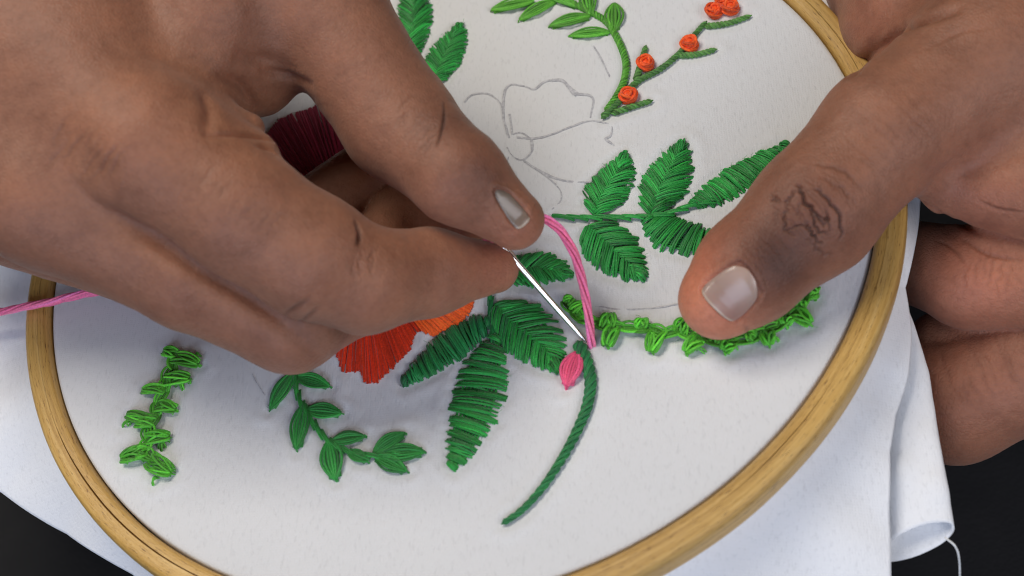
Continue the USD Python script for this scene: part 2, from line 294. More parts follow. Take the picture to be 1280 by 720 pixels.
# ---------------------------------------------------------------- thread building
rng = np.random.default_rng(11)
class Bundle:
    """Collects thin tubes into one mesh with a colour per vertex."""
    def __init__(self): self.v, self.f, self.c, self.n = [], [], [], 0
    def tube(self, p, r, col, sides=5, flat=1.0):
        p = np.asarray(p, float); n = len(p)
        r = np.broadcast_to(r, n)
        if n > 3: SEWN.append(p[::3, :2])
        d = np.gradient(p, axis=0); d /= np.maximum(np.linalg.norm(d, axis=1, keepdims=True), 1e-9)
        up = np.array([0, 0, 1.0]) + 0 * d
        s = np.cross(d, up); ln = np.linalg.norm(s, axis=1, keepdims=True); s = np.where(ln > 0.05, s / np.maximum(ln, 1e-9), [1.0, 0, 0])
        u = np.cross(s, d)
        a = np.linspace(0, 2 * np.pi, sides, endpoint=False) + 0.3
        V = p[:, None] + (s[:, None] * np.cos(a)[None, :, None] + flat * u[:, None] * np.sin(a)[None, :, None]) * r[:, None, None]
        i = np.arange(n * sides).reshape(n, sides) + self.n
        A, B = i[:-1], i[1:]; Aj, Bj = np.roll(A, -1, 1), np.roll(B, -1, 1)
        self.f.append(np.stack([A, Aj, Bj], -1).reshape(-1, 3)); self.f.append(np.stack([A, Bj, B], -1).reshape(-1, 3))
        for e, fl in ((i[0], 1), (i[-1], 0)):
            t = np.stack([np.full(sides - 2, e[0]), e[1:-1], e[2:]], -1); self.f.append(t[:, ::-1] if fl else t)
        self.v.append(V.reshape(-1, 3)); self.n += n * sides
        col = np.asarray(col, float)
        self.c.append(np.broadcast_to(col, (n * sides, 3)) if col.ndim == 1 else np.repeat(col, sides, 0))
    def stitch(self, a, b, col, strands=3, spread=0.27, r=0.19, h=0.55, z=0.0, n=7, jitter=0.12, sides=5, conv=0.45, tilt=0.0):
        """A flat bundle of strands from a to b (plane points, mm) that bows up between the two holes."""
        a, b = np.asarray(a, float)[:2], np.asarray(b, float)[:2]; SEWN.append(np.stack([a, b]))
        d = b - a; L = max(np.linalg.norm(d), 1e-6); nrm = np.array([-d[1], d[0]]) / L
        t = np.linspace(0, 1, n)
        for k in range(strands):
            o = (k - (strands - 1) / 2) * spread
            aa = a + rng.normal(0, jitter, 2); bb = b + rng.normal(0, jitter, 2)
            w = np.sin(np.pi * t) ** 0.5
            xy = aa + (bb - aa) * t[:, None] + nrm * (o * (conv + (1 - conv) * w) + 0.05 * rng.normal(0, 1) * np.sin(2 * np.pi * t))[:, None]
            zz = z + tilt * w * (k / max(strands - 1, 1) - .5) + h * w * (1 - 0.35 * (2 * k / max(strands - 1, 1) - 1) ** 2) + rng.normal(0, 0.03) - 0.25 * (1 - w)
            self.tube(np.c_[xy, zz], r * (0.75 + 0.25 * w), vary(col), sides)
    def fuzz(self, p, col, k=1, L=0.9):
        for _ in range(k):
            d = rng.normal(0, 1, 3); d[2] = abs(d[2]) * 0.5; d /= np.linalg.norm(d)
            q = np.r_[p[:2], 0.25]; m = q + d * L * rng.uniform(.3, .7); e = m + (d + rng.normal(0, .5, 3)) * L * 0.4; e[2] = max(e[2], .05)
            self.tube(np.array([q, m, e]), 0.035, vary(col), 3)
    def mesh(self): return np.vstack(self.v), np.vstack(self.f)
    def add(self, name, parent, material=None, **tags): return obj(name, self.mesh(), material or THREAD, parent, tint=np.vstack(self.c), **tags)
def vary(c, s=0.2):
    c = np.asarray(c, float)
    return np.clip(c * (1 + rng.normal(0, s)) * (1 + rng.normal(0, 0.04, 3)), 0.002, 0.97)
DG = (0.020, 0.30, 0.046); DG2 = (0.012, 0.19, 0.045); LG = (0.10, 0.37, 0.032); BG = (0.085, 0.43, 0.025)
VG = (0.024, 0.24, 0.038); SG = (0.105, 0.30, 0.060); ORANGE = (0.97, 0.105, 0.012); RED = (0.70, 0.040, 0.008); PINK = (0.86, 0.10, 0.22); HOTPINK = (0.95, 0.19, 0.37)

def side_axis(pts, n=50):
    ax = resample(catmull(G(pts), 80), n); d = np.gradient(ax, axis=0); d /= np.linalg.norm(d, axis=1, keepdims=True)
    return ax, d, np.c_[-d[:, 1], d[:, 0]]
PXMM = 6.25
def satin_leaf(name, parent, pts, wl, wr, col, slant=0.25, pitch=1.35, peak=0.45, sharp=0.75, h=0.85, fish=True, **tags):
    """A leaf filled with ribs of thread that run across it from edge to edge; pts: its vein from base to tip; wl, wr: half widths in mm."""
    b = Bundle(); ax, d, nr = side_axis(pts, 120); L = length(ax); t = np.linspace(0, 1, 120)
    def wprof(u): 
        x = np.clip(u, 0.0, 1.0); q = np.where(x < peak, 0.5 * x / peak, 0.5 + 0.5 * (x - peak) / (1 - peak))
        return np.sin(np.pi * np.clip(0.03 + 0.95 * q, 0, 1)) ** sharp
    at = lambda u, o: np.array([np.interp(np.clip(u, 0, 1), t, ax[:, k]) + o * np.interp(np.clip(u, 0, 1), t, nr[:, k]) for k in range(2)])
    n = max(5, int(round(L / pitch))); ds = slant * 0.5 * (wl + wr) / L * 2
    # padding along the vein
    for k in np.linspace(-0.72, 0.72, 9):
        q = np.array([at(u, k * (wl if k > 0 else wr) * wprof(u) * 0.93) for u in np.linspace(0.05, 0.95, 14)])
        b.tube(np.c_[q, np.full(14, 0.10)], 0.30, vary(col, .1), 4)
    for i in range(int(n * 1.25) if fish else 0):
        for sd, w in ((1, wl), (-1, wr)):
            u = (i + 0.5 + .25 * sd) / (n * 1.25) + rng.normal(0, .15) / n
            A = at(u + .12, sd * w * float(wprof(min(u + .12, 1))) * rng.uniform(.96, 1.16)) if u < .86 else at(1, rng.normal(0, .2))
            C = at(max(u - .55 * w * float(wprof(u)) / L, 0), -sd * w * float(wprof(u)) * .22)
            rc = vary(col, .2)
            b.stitch(A, C, rc, strands=4, spread=.34, r=.205, h=h * rng.uniform(.8, 1.2), z=.12 + .12 * (i % 2), jitter=.12, conv=.45, tilt=.35 * sd)
            if rng.random() < .3: b.fuzz(A, col)
    for i in range(0 if fish else n):
        u = (i + 0.5) / n
        ul, ur = u + ds * 0.5 + rng.normal(0, .12) / n, u - ds * 0.5 + rng.normal(0, .12) / n
        lo = lambda: rng.uniform(0.95, 1.13)
        A = at(ul, wl * float(wprof(ul)) * lo()); B = at(ur, -wr * float(wprof(ur)) * lo())
        mid = at(u + 0.35 * pitch / L, -0.12 * (wr)); 
        rc = vary(col, .16)
        b.stitch(A + rng.normal(0, .1, 2), B + rng.normal(0, .1, 2), rc, strands=5, spread=pitch / 4.7, r=pitch * 0.15, h=h * rng.uniform(.75, 1.2), z=0.12, jitter=0.12, conv=.6, tilt=.55)
        if i % 2 == 0 or rng.random() < .3:
            C = at(u + 0.6 / n, wl * float(wprof(u)) * 0.5); b.stitch(C, B + rng.normal(0, .2, 2), col, strands=1, r=0.17, h=h * 1.15, z=0.2)
        if rng.random() < .35: b.fuzz(A, col)
        if rng.random() < .35: b.fuzz(B, col)
    return b.add(name, parent, **tags)
def daisy_leaf(name, parent, base, tip, w, col, strands=7, h=0.8, **tags):
    """A detached chain stitch: strands bow out from base to tip; a small stitch holds the tip."""
    b = Bundle(); a, e = G([base, tip]); d = e - a; L = np.linalg.norm(d); d /= L; nr = np.array([-d[1], d[0]])
    t = np.linspace(0, 1, 12); w = w * .9; prof = np.sin(np.pi * np.clip(t * 0.93 + 0.04, 0, 1)) ** 0.95
    for k in range(strands):
        o = 2 * k / (strands - 1) - 1
        xy = a + d * (L * t)[:, None] + nr * (o * w * prof * (0.92 + 0.1 * rng.random()) + rng.normal(0, .03))[:, None]
        z = 0.12 + h * np.sin(np.pi * np.clip(t * .9 + .05, 0, 1)) ** .6 * (0.80 + 0.20 * abs(o)) + rng.normal(0, .05)
        b.tube(np.c_[xy, z], 0.25 * (w / 1.5) ** .5, vary(col, .24), 6)
    b.stitch(e - d * 0.5, e + d * 0.45, col, strands=2, spread=.2, r=.17, h=.6)
    b.tube(np.c_[np.array([a + d * .3, (a + e) / 2, e - d * .4]), [.1, .25, .1]], w * 0.62, vary(np.array(col) * .8, .1), 7, flat=.45)
    if rng.random() < .6: b.fuzz(e, col, 1, .8)
    return b.add(name, parent, **tags)
def rope(b, pts, col, strands=3, taper=(1, 1), R=0.36, r=0.26, pitch=2.6, z=0.32, flat=.75, per=6.0, sub=3, is_mm=False):
    """A twisted cord lying on the cloth along pts."""
    xy = catmull(pts if is_mm else G(pts), 160); L = length(xy); n = max(8, int(L * per)); xy = resample(xy, n)
    d = np.gradient(xy, axis=0); d /= np.linalg.norm(d, axis=1, keepdims=True); nr = np.c_[-d[:, 1], d[:, 0]]
    s = np.linspace(0, L, n); tp = np.clip(np.minimum(s, L - s) / 0.8, 0.25, 1) * np.interp(s / L, [0, 1], taper)
    for k in range(strands):
        ph = 2 * np.pi * (k / strands + s / pitch); ck = vary(col, .12)
        for m in range(sub):
            p2 = 2 * np.pi * (m / sub + s / (pitch * .8)); o = r * .52 if sub > 1 else 0
            q = np.c_[xy + nr * ((R * np.cos(ph) + o * np.cos(p2)) * tp)[:, None], z + flat * (R * np.sin(ph) + o * np.sin(p2)) * tp]
            b.tube(q, (r * (.62 if sub > 1 else 1)) * tp, vary(ck, .12), 5)
def stem_stitch(b, pts, col, step=2.6, w=0.55, strands=3, r=0.2, h=0.7):
    xy = catmull(G(pts), 200); L = length(xy); n = max(2, int(L / step)); xy = resample(xy, n * 10 + 1); nr = np.gradient(xy, axis=0); nr /= np.linalg.norm(nr, axis=1, keepdims=True); nr = np.c_[-nr[:, 1], nr[:, 0]]
    for i in range(n):
        a, e = i * 10, min(i * 10 + 17, n * 10)
        seg = xy[a:e + 1]; o = np.linspace(1, -1, len(seg)); t = np.linspace(0, 1, len(seg))
        for k in range(strands):
            q = seg + nr[a:e + 1] * (w * o + (k - (strands - 1) / 2) * .28)[:, None] + rng.normal(0, .04, 2)
            b.tube(np.c_[q, 0.1 + h * np.sin(np.pi * (0.06 + .88 * t)) ** .7 + rng.normal(0, .04)], r, vary(col), 5)
        if rng.random() < .4: b.fuzz(seg[0], col, 1, .6)
def knot(name, parent, c, rad, col, **tags):
    """A French knot: thread wound round in rings with a dimple in the middle."""
    b = Bundle(); g = G([c])[0]
    for k in range(13):
        th = np.linspace(0, 2 * np.pi, 22) + rng.uniform(0, 6); tilt = rng.normal(0, .38, 2); rr = rad * rng.uniform(.45, .86); zz = .45 + 1.05 * (1 - rr / rad) + rng.uniform(-.1, .35)
        q = np.c_[g[0] + rr * np.cos(th) + rng.normal(0, .12), g[1] + rr * np.sin(th) + rng.normal(0, .12), np.maximum(zz + (tilt[0] * np.cos(th) + tilt[1] * np.sin(th)) * rr, .15)]
        b.tube(q, .30, vary(col, .16), 6)
    ic = trimesh.creation.icosphere(2); V = ic.vertices * [rad * .72, rad * .72, rad * .62] + [g[0], g[1], .45]
    b.v.append(V); b.f.append(ic.faces + b.n); b.c.append(np.broadcast_to(np.array(col), V.shape)); b.n += len(V)
    b.stitch(g + [-.5, -.3], g + [.4, .4], col, 2, r=.24, h=1.25)
    return b.add(name, parent, **tags)

# --- dark green leaf sprig, top left of the drawn flower
b = Bundle(); stem_stitch(b, [(490, 130), (505, 90), (520, 40), (522, 5), (526, -30)], DG)
s1 = b.add('leaf_sprig', cloth, label='dark green leaf sprig partly hidden behind the needle hand thumb')
satin_leaf('leaf', s1, [(505, 90), (512, 55), (518, 20), (514, -30)], 3.9, 3.9, DG, peak=.5)
satin_leaf('leaf', s1, [(540, 108), (552, 80), (566, 52), (577, 30)], 4.1, 4.1, DG)
# --- right-hand sprig with ribbed leaves
b = Bundle(); stem_stitch(b, [(690, 273), (740, 274), (790, 273), (830, 270), (868, 258), (900, 250)], DG, w=.4, h=.6)
s2 = b.add('leaf_sprig', cloth, label='dark green five-leaf sprig running under the hoop-holding thumb')
satin_leaf('leaf', s2, [(744, 270), (752, 248), (770, 220), (783, 192)], 4.0, 4.3, DG, peak=.42)
satin_leaf('leaf', s2, [(815, 270), (822, 245), (838, 215), (854, 176)], 4.3, 4.5, DG, peak=.42)
satin_leaf('leaf', s2, [(862, 258), (900, 238), (945, 208), (985, 182)], 3.3, 3.3, DG, fish=False, slant=-.15, peak=.4, pitch=1.45)
satin_leaf('leaf', s2, [(735, 283), (752, 300), (775, 322), (806, 350)], 4.8, 4.6, DG, peak=.4)
satin_leaf('leaf', s2, [(805, 275), (835, 293), (870, 302), (915, 300)], 4.4, 3.5, DG, fish=False, peak=.38, slant=.1)
# --- lower middle sprig
b = Bundle(); stem_stitch(b, [(610, 330), (613, 365), (616, 405), (618, 432)], DG2, w=.35)
s3 = b.add('leaf_sprig', cloth, label='dark green four-leaf sprig between the orange flower and the needle')
satin_leaf('leaf', s3, [(625, 345), (655, 338), (688, 338), (716, 345)], 3.7, 3.6, DG, peak=.45)
satin_leaf('leaf', s3, [(617, 382), (640, 402), (672, 428), (701, 466)], 5.2, 4.8, DG, peak=.42, pitch=1.45, slant=.35)
satin_leaf('leaf', s3, [(618, 420), (604, 465), (590, 520), (566, 588)], 4.9, 4.6, DG, fish=False, peak=.42, pitch=1.45, slant=.1)
satin_leaf('leaf', s3, [(612, 398), (580, 420), (545, 448), (504, 481)], 3.5, 3.7, DG2, fish=False, peak=.35, pitch=1.45, slant=.2)
# --- orange and red flower, half under the needle hand
fc = np.array([452., 318.])
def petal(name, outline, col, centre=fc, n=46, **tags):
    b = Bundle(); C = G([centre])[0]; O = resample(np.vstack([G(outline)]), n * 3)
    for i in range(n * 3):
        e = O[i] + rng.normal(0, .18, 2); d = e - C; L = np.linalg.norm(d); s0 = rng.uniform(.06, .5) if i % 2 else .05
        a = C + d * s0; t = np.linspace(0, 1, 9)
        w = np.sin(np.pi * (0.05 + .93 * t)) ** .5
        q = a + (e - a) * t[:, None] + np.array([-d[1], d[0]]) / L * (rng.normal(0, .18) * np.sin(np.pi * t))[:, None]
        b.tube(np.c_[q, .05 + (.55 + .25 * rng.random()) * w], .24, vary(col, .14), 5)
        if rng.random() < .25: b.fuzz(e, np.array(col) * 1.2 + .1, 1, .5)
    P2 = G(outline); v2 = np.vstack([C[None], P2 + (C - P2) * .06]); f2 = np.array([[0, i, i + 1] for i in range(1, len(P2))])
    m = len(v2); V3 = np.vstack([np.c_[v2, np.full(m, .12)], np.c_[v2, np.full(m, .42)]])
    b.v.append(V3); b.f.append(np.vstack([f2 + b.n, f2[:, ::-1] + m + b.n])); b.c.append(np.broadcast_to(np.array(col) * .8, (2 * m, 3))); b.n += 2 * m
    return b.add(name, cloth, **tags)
petal('flower_petal', [(385, 436), (402, 441), (420, 440), (425, 452), (430, 466), (452, 464), (458, 480), (472, 478), (488, 462), (500, 450), (513, 438), (518, 420), (530, 408), (528, 395)], RED, label='red petal pointing down below the needle hand')
petal('flower_petal', [(526, 400), (530, 414), (545, 421), (560, 410), (575, 406), (588, 390), (592, 375), (597, 362), (590, 345)], (.95, .125, .015), label='bright orange petal below the index finger of the needle hand')
petal('flower_petal', [(590, 340), (575, 290), (560, 260), (535, 240), (510, 225)], (.24, .010, .036))  # darkened crimson carries the hand's shade on this and the next two petals
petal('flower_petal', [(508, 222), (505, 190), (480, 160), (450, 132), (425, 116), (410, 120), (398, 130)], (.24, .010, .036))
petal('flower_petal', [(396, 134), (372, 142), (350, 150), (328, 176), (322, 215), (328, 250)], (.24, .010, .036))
petal('flower_petal', [(328, 255), (312, 290), (308, 330), (320, 380), (345, 410), (382, 432)], (.95, .125, .015))
# --- olive chain vine at the top
b = Bundle(); rope(b, [(655, -22), (690, -8), (722, 8), (742, 18), (758, 28), (768, 42), (778, 62), (783, 82), (780, 104), (770, 124), (757, 142)], LG, strands=4, R=.5, r=.33, pitch=3.4)
s4 = b.add('vine', cloth, label='light green leafy vine at the top edge of the picture')
for a, e, w in (((668, 3), (615, 14), 1.9), ((695, 2), (650, 26), 1.7), ((738, 22), (688, 34), 1.9), ((762, 42), (714, 46), 1.5), ((768, 40), (768, 6), 2.3), ((738, 20), (733, -14), 2.0), ((705, 5), (720, -20), 1.6), ((722, 10), (668, -16), 1.6)):
    daisy_leaf('leaf', s4, a, e, w, LG, strands=6)
# --- berry branch
b = Bundle()
for pts in ([(752, 150), (775, 128), (797, 104), (826, 88), (850, 68), (868, 46), (884, 28)], [(764, 144), (785, 137), (817, 127)], [(795, 104), (801, 84), (808, 58)], [(846, 71), (870, 70), (897, 63)], [(880, 35), (910, 31), (940, 21)]):
    rope(b, pts, SG, strands=3, taper=(1.0, .75), R=.44, r=.40, pitch=2.6, z=.42)
s5 = b.add('berry_branch', cloth, label='grey-green forked branch with orange knotted berries')
for c, r in (((786, 123), 1.75), ((808, 83), 1.65), ((862, 58), 1.8), ((893, 17), 1.75), ((913, 13), 1.75), ((905, -2), 1.75)):
    knot('berry', s5, c, r * 1.15, ORANGE)
# --- bright green scalloped edgings
def chain_loop(b, a, e, w, col, strands=5, r=.24, h=1.0, z=.1, blunt=.6):
    d = e - a; L = max(np.linalg.norm(d), .2); d = d / L; nr = np.array([-d[1], d[0]]); t = np.linspace(0, 1, 11)
    pr = np.sin(np.pi * np.clip(.1 + .84 * t, 0, 1)) ** blunt; ofs = np.linspace(-1, 1, strands)
    for o in ofs:
        q = a + d * (L * t)[:, None] + nr * (o * w * pr * rng.uniform(.85, 1.15) + rng.normal(0, .06))[:, None]
        b.tube(np.c_[q, z + h * np.sin(np.pi * (.08 + .84 * t)) ** .6 * (.5 + .5 * abs(o)) + rng.normal(0, .06)], r, vary(np.array(col) * (1.15 if abs(o) > .6 else .8), .25), 6)
def scallops(name, spine, bumps, col, thick=.75, **tags):
    b = Bundle(); sp = resample(catmull(G(spine), 120), 240); L = length(sp); n = int(L / 2.6)
    for i in range(n):
        a, e = sp[int(i / n * 238)], sp[min(int((i + 1.35) / n * 238), 239)]
        d = (e - a) / max(np.linalg.norm(e - a), .1); nn = np.array([-d[1], d[0]]) * thick * .5 * (1 if i % 2 else -1)
        chain_loop(b, a + nn, e - nn, thick + .25, np.array(col) * rng.uniform(.75, 1.1), 5, .26, 1.0, .3)
    pth = b.add(name, cloth, **tags)
    for (x, y, r) in bumps:
        r = r * rng.uniform(.9, 1.1)
        k = Bundle(); c = G([(x, y)])[0]; s0 = sp[np.argmin(np.linalg.norm(sp - c, axis=1))]; d = c - s0; L = np.linalg.norm(d)
        d = d / L if L > .25 else np.array([math.cos(x), math.sin(x)])
        a = rng.normal(0, .45); d = np.array([d[0] * math.cos(a) - d[1] * math.sin(a), d[0] * math.sin(a) + d[1] * math.cos(a)]); nr = np.array([-d[1], d[0]])
        chain_loop(k, s0 - d * .4, c + d * r * .95, r * .92, col, 8, .26, 1.2, .35, .38)
        chain_loop(k, s0 + nr * r * .8, c + d * r * .8, r * .35, np.array(col) * 1.2, 3, .22, 1.3, .45); chain_loop(k, s0 - nr * r * .8, c + d * r * .8, r * .35, col, 3, .22, 1.2, .4)
        for _ in range(3):
            v1, v2 = rng.normal(0, .55 * r, (2, 2)); k.stitch(c + v1, c + v2 - d * .3, np.array(col) * rng.uniform(.7, 1.5), 2, r=.2, h=1.5)
        k.stitch(c + d * r * .5 - nr * .5, c + d * r * 1.0 + nr * .2, np.array(col) * 1.2, 2, r=.2, h=1.0)
        if rng.random() < .5: k.fuzz(c + d * r, col, 1, 1.4)
        k.add('loop', pth)
scallops('scalloped_edging', [(708, 377), (722, 398), (748, 408), (775, 414), (805, 412), (830, 420), (858, 418), (880, 428), (920, 432), (955, 420), (985, 402), (1005, 380), (1021, 360)],
         [(713, 380, .9), (727, 386, .9), (764, 402, 1.3), (763, 428, 1.45), (803, 408, 1.35), (816, 434, 1.45), (850, 408, 1.45), (867, 440, 1.4), (913, 436, 1.5), (895, 424, 1.2), (963, 426, 1.4), (940, 424, 1.2), (985, 402, 1.3), (1006, 402, 1.5), (1000, 385, 1.2), (1015, 372, 1.2)], BG,
         label='bright green scalloped edging running under the hoop-holding thumb')
scallops('scalloped_edging', [(222, 446), (214, 470), (204, 498), (196, 522), (188, 545), (184, 565), (190, 578)],
         [(212, 444, 1.3), (247, 452, 1.4), (231, 480, 1.5), (186, 489, 1.25), (216, 511, 1.35), (163, 526, 1.1), (178, 530, 1.25), (206, 552, 1.45), (163, 576, 1.6), (179, 571, 1.2), (207, 590, 1.75)], (.07, .36, .022), thick=1.05,
         label='bright green scalloped edging near the left side of the hoop')
# --- green lazy-daisy vine
b = Bundle(); stem_stitch(b, [(368, 462), (373, 490), (383, 515), (400, 540), (418, 557), (445, 569), (478, 572), (505, 568)], VG, w=.4, strands=3, h=.8)
s6 = b.add('vine', cloth, label='dark green vine of small leaves below the red petal')
for a, e, w in (((368, 466), (339, 512), 1.75), ((371, 472), (412, 484), 1.5), ((382, 506), (372, 562), 1.9), ((384, 514), (427, 518), 1.7), ((412, 552), (420, 600), 2.2), ((415, 553), (456, 547), 1.55), ((468, 568), (506, 543), 1.7), ((478, 570), (530, 566), 2.0), ((470, 572), (508, 590), 1.7), ((436, 566), (460, 578), 1.2)):
    daisy_leaf('leaf', s6, a, e, w, VG, strands=7)
# --- stem-stitched curve and the pink bud
b = Bundle(); rope(b, [(722, 428), (733, 452), (739, 478), (735, 508), (722, 540), (703, 575), (678, 612), (652, 640), (627, 657)], (.018, .185, .05), strands=4, taper=(1.2, .55), R=.66, r=.44, pitch=6.5, z=.45, flat=.5)
b.add('stem', cloth, label='long dark green stem-stitched curve below the needle')
daisy_leaf('bud', cloth, (722, 442), (709, 484), 2.2, PINK, strands=8, h=.9, label='small pink bud beside the green stem')
# --- pencil drawing
def pencil(lines, label):
    vs, fs, n0 = [], [], 0
    for pts, w in lines:
        xy = catmull(G(pts), 140); n = max(10, int(length(xy) * 4)); xy = resample(xy, n)
        xy += 0.12 * np.stack([meshkit.noise(np.c_[xy / 1.3, 0 * xy[:, 0]], 3) - .5, meshkit.noise(np.c_[xy / 1.3, 0 * xy[:, 0]], 9) - .5], -1)
        d = np.gradient(xy, axis=0); d /= np.linalg.norm(d, axis=1, keepdims=True); nr = np.c_[-d[:, 1], d[:, 0]]
        ww = w * (.55 + .9 * meshkit.noise(np.c_[xy / 2.2, 0 * xy[:, 0]], 4))[:, None] / 2
        zb = 0.14 + cloth_z(xy[:, 0], xy[:, 1])
        v = np.stack([np.c_[xy + nr * ww, zb], np.c_[xy, zb + .015], np.c_[xy - nr * ww, zb]], 1).reshape(-1, 3)
        i = np.arange(n * 3).reshape(n, 3) + n0
        for k in (0, 1): fs += [np.stack([i[:-1, k], i[:-1, k + 1], i[1:, k + 1]], -1)[:, ::-1], np.stack([i[:-1, k], i[1:, k + 1], i[1:, k]], -1)[:, ::-1]]
        vs.append(v); n0 += n * 3
    return obj('pencil_drawing', (np.vstack(vs), np.vstack(fs)), PENCIL, cloth, label=label)
pencil([([(636, 172), (630, 150), (629, 130), (632, 112), (640, 106), (655, 108), (668, 112), (680, 103), (694, 101), (706, 104), (716, 117), (724, 118), (738, 120), (742, 128), (738, 148)], .45),
        ([(690, 101), (703, 101), (712, 110), (722, 119)], .8),
        ([(640, 168), (638, 150), (637, 143)], .35), ([(646, 172), (668, 173), (690, 168), (715, 158), (735, 152), (752, 153), (765, 158), (763, 170), (757, 174), (768, 182), (773, 188)], .4),
        ([(664, 175), (665, 188)], .5), ([(640, 168), (652, 166), (664, 176), (664, 190), (652, 200), (640, 194), (634, 184)], .28),
        ([(580, 128), (590, 119), (608, 117), (622, 125), (630, 138)], .38), ([(655, 201), (672, 212), (692, 222), (715, 227), (738, 228)], .42), ([(738, 228), (748, 214), (760, 205)], .35),
        ([(672, 212), (690, 226), (701, 240), (700, 252), (690, 262)], .35), ([(636, 196), (628, 222), (640, 240)], .25)], 'pencil outline of a five-petalled flower not yet stitched')
pencil([([(744, 383), (775, 387), (812, 386), (852, 380)], .3)], 'faint pencil line above the bright green edging')
pencil([([(742, 58), (752, 75), (760, 92), (764, 100)], .32)], 'faint pencil line left of the berry branch')
pencil([([(316, 468), (322, 480), (332, 495)], .16)], 'short pencil line left of the dark green vine')
# --- a frayed thread at the cloth's corner
b = Bundle(); q = catmull(np.array([P(1181, 672, -18), P(1194, 683, -19), P(1199, 700, -22), P(1200, 735, -30)]), 24); b.tube(q, .2, (.8, .8, .78), 6)
b.add('frayed_thread', cloth)

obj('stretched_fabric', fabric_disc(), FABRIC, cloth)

# ---------------------------------------------------------------- needle and working thread
NT, NH = P(737, 432, -0.6), P(637, 318, 14.0)
def needle():
    d = NH - NT; d /= np.linalg.norm(d); L = 38.0
    b = Bundle(); s = np.r_[0, .6, 2, 5, 9, np.linspace(12, 30, 6), 32, 34, 36.5, L]
    r = np.interp(s, [0, .6, 2, 5, 9, 30, 34, 37, L], [.05, .16, .34, .48, .54, .54, .62, .58, .25])
    b.tube(NT + d * s[:, None], r, (1, 1, 1), 16)
    return b.mesh()
obj('needle', needle(), STEEL, None, label='steel sewing needle held between thumb and index finger', category='needle')
b = Bundle()
path = np.array([P(740, 433, -.4), P(739, 424, 1.2), P(736, 395, 5), P(730, 360, 9), P(720, 322, 12.5), P(706, 295, 15), P(692, 280, 16.5), P(678, 272, 17.2), P(660, 276, 17.5), P(634, 300, 15), P(560, 310, 16), P(440, 330, 14),
                 P(330, 340, 9), P(220, 352, 7), P(130, 363, 3.5), P(88, 371, 3.0), P(64, 377, 3.0), P(32, 383, 2.6), P(0, 390, 1.0), P(-60, 400, -3.0)])
q3 = resample(catmull(path, 400), 420)
d = np.gradient(q3, axis=0); d /= np.linalg.norm(d, axis=1, keepdims=True); sd = np.cross(d, [0, 0, 1.0]); sd /= np.linalg.norm(sd, axis=1, keepdims=True); ud = np.cross(sd, d)
S = np.r_[0, np.cumsum(np.linalg.norm(np.diff(q3, axis=0), axis=1))]
for k in range(6):
    ph = 2 * np.pi * (k / 6 + S / 26.0 + .08 * np.sin(S / 5 + k)); R_ = .56 * (1 + .12 * np.sin(S / 3 + 2 * k))
    b.tube(q3 + (sd * np.cos(ph)[:, None] + ud * np.sin(ph)[:, None]) * R_[:, None], .33, vary(HOTPINK, .1), 7)
b.add('working_thread', None, label='pink embroidery thread drawn from the needle hand to the cloth', category='thread')

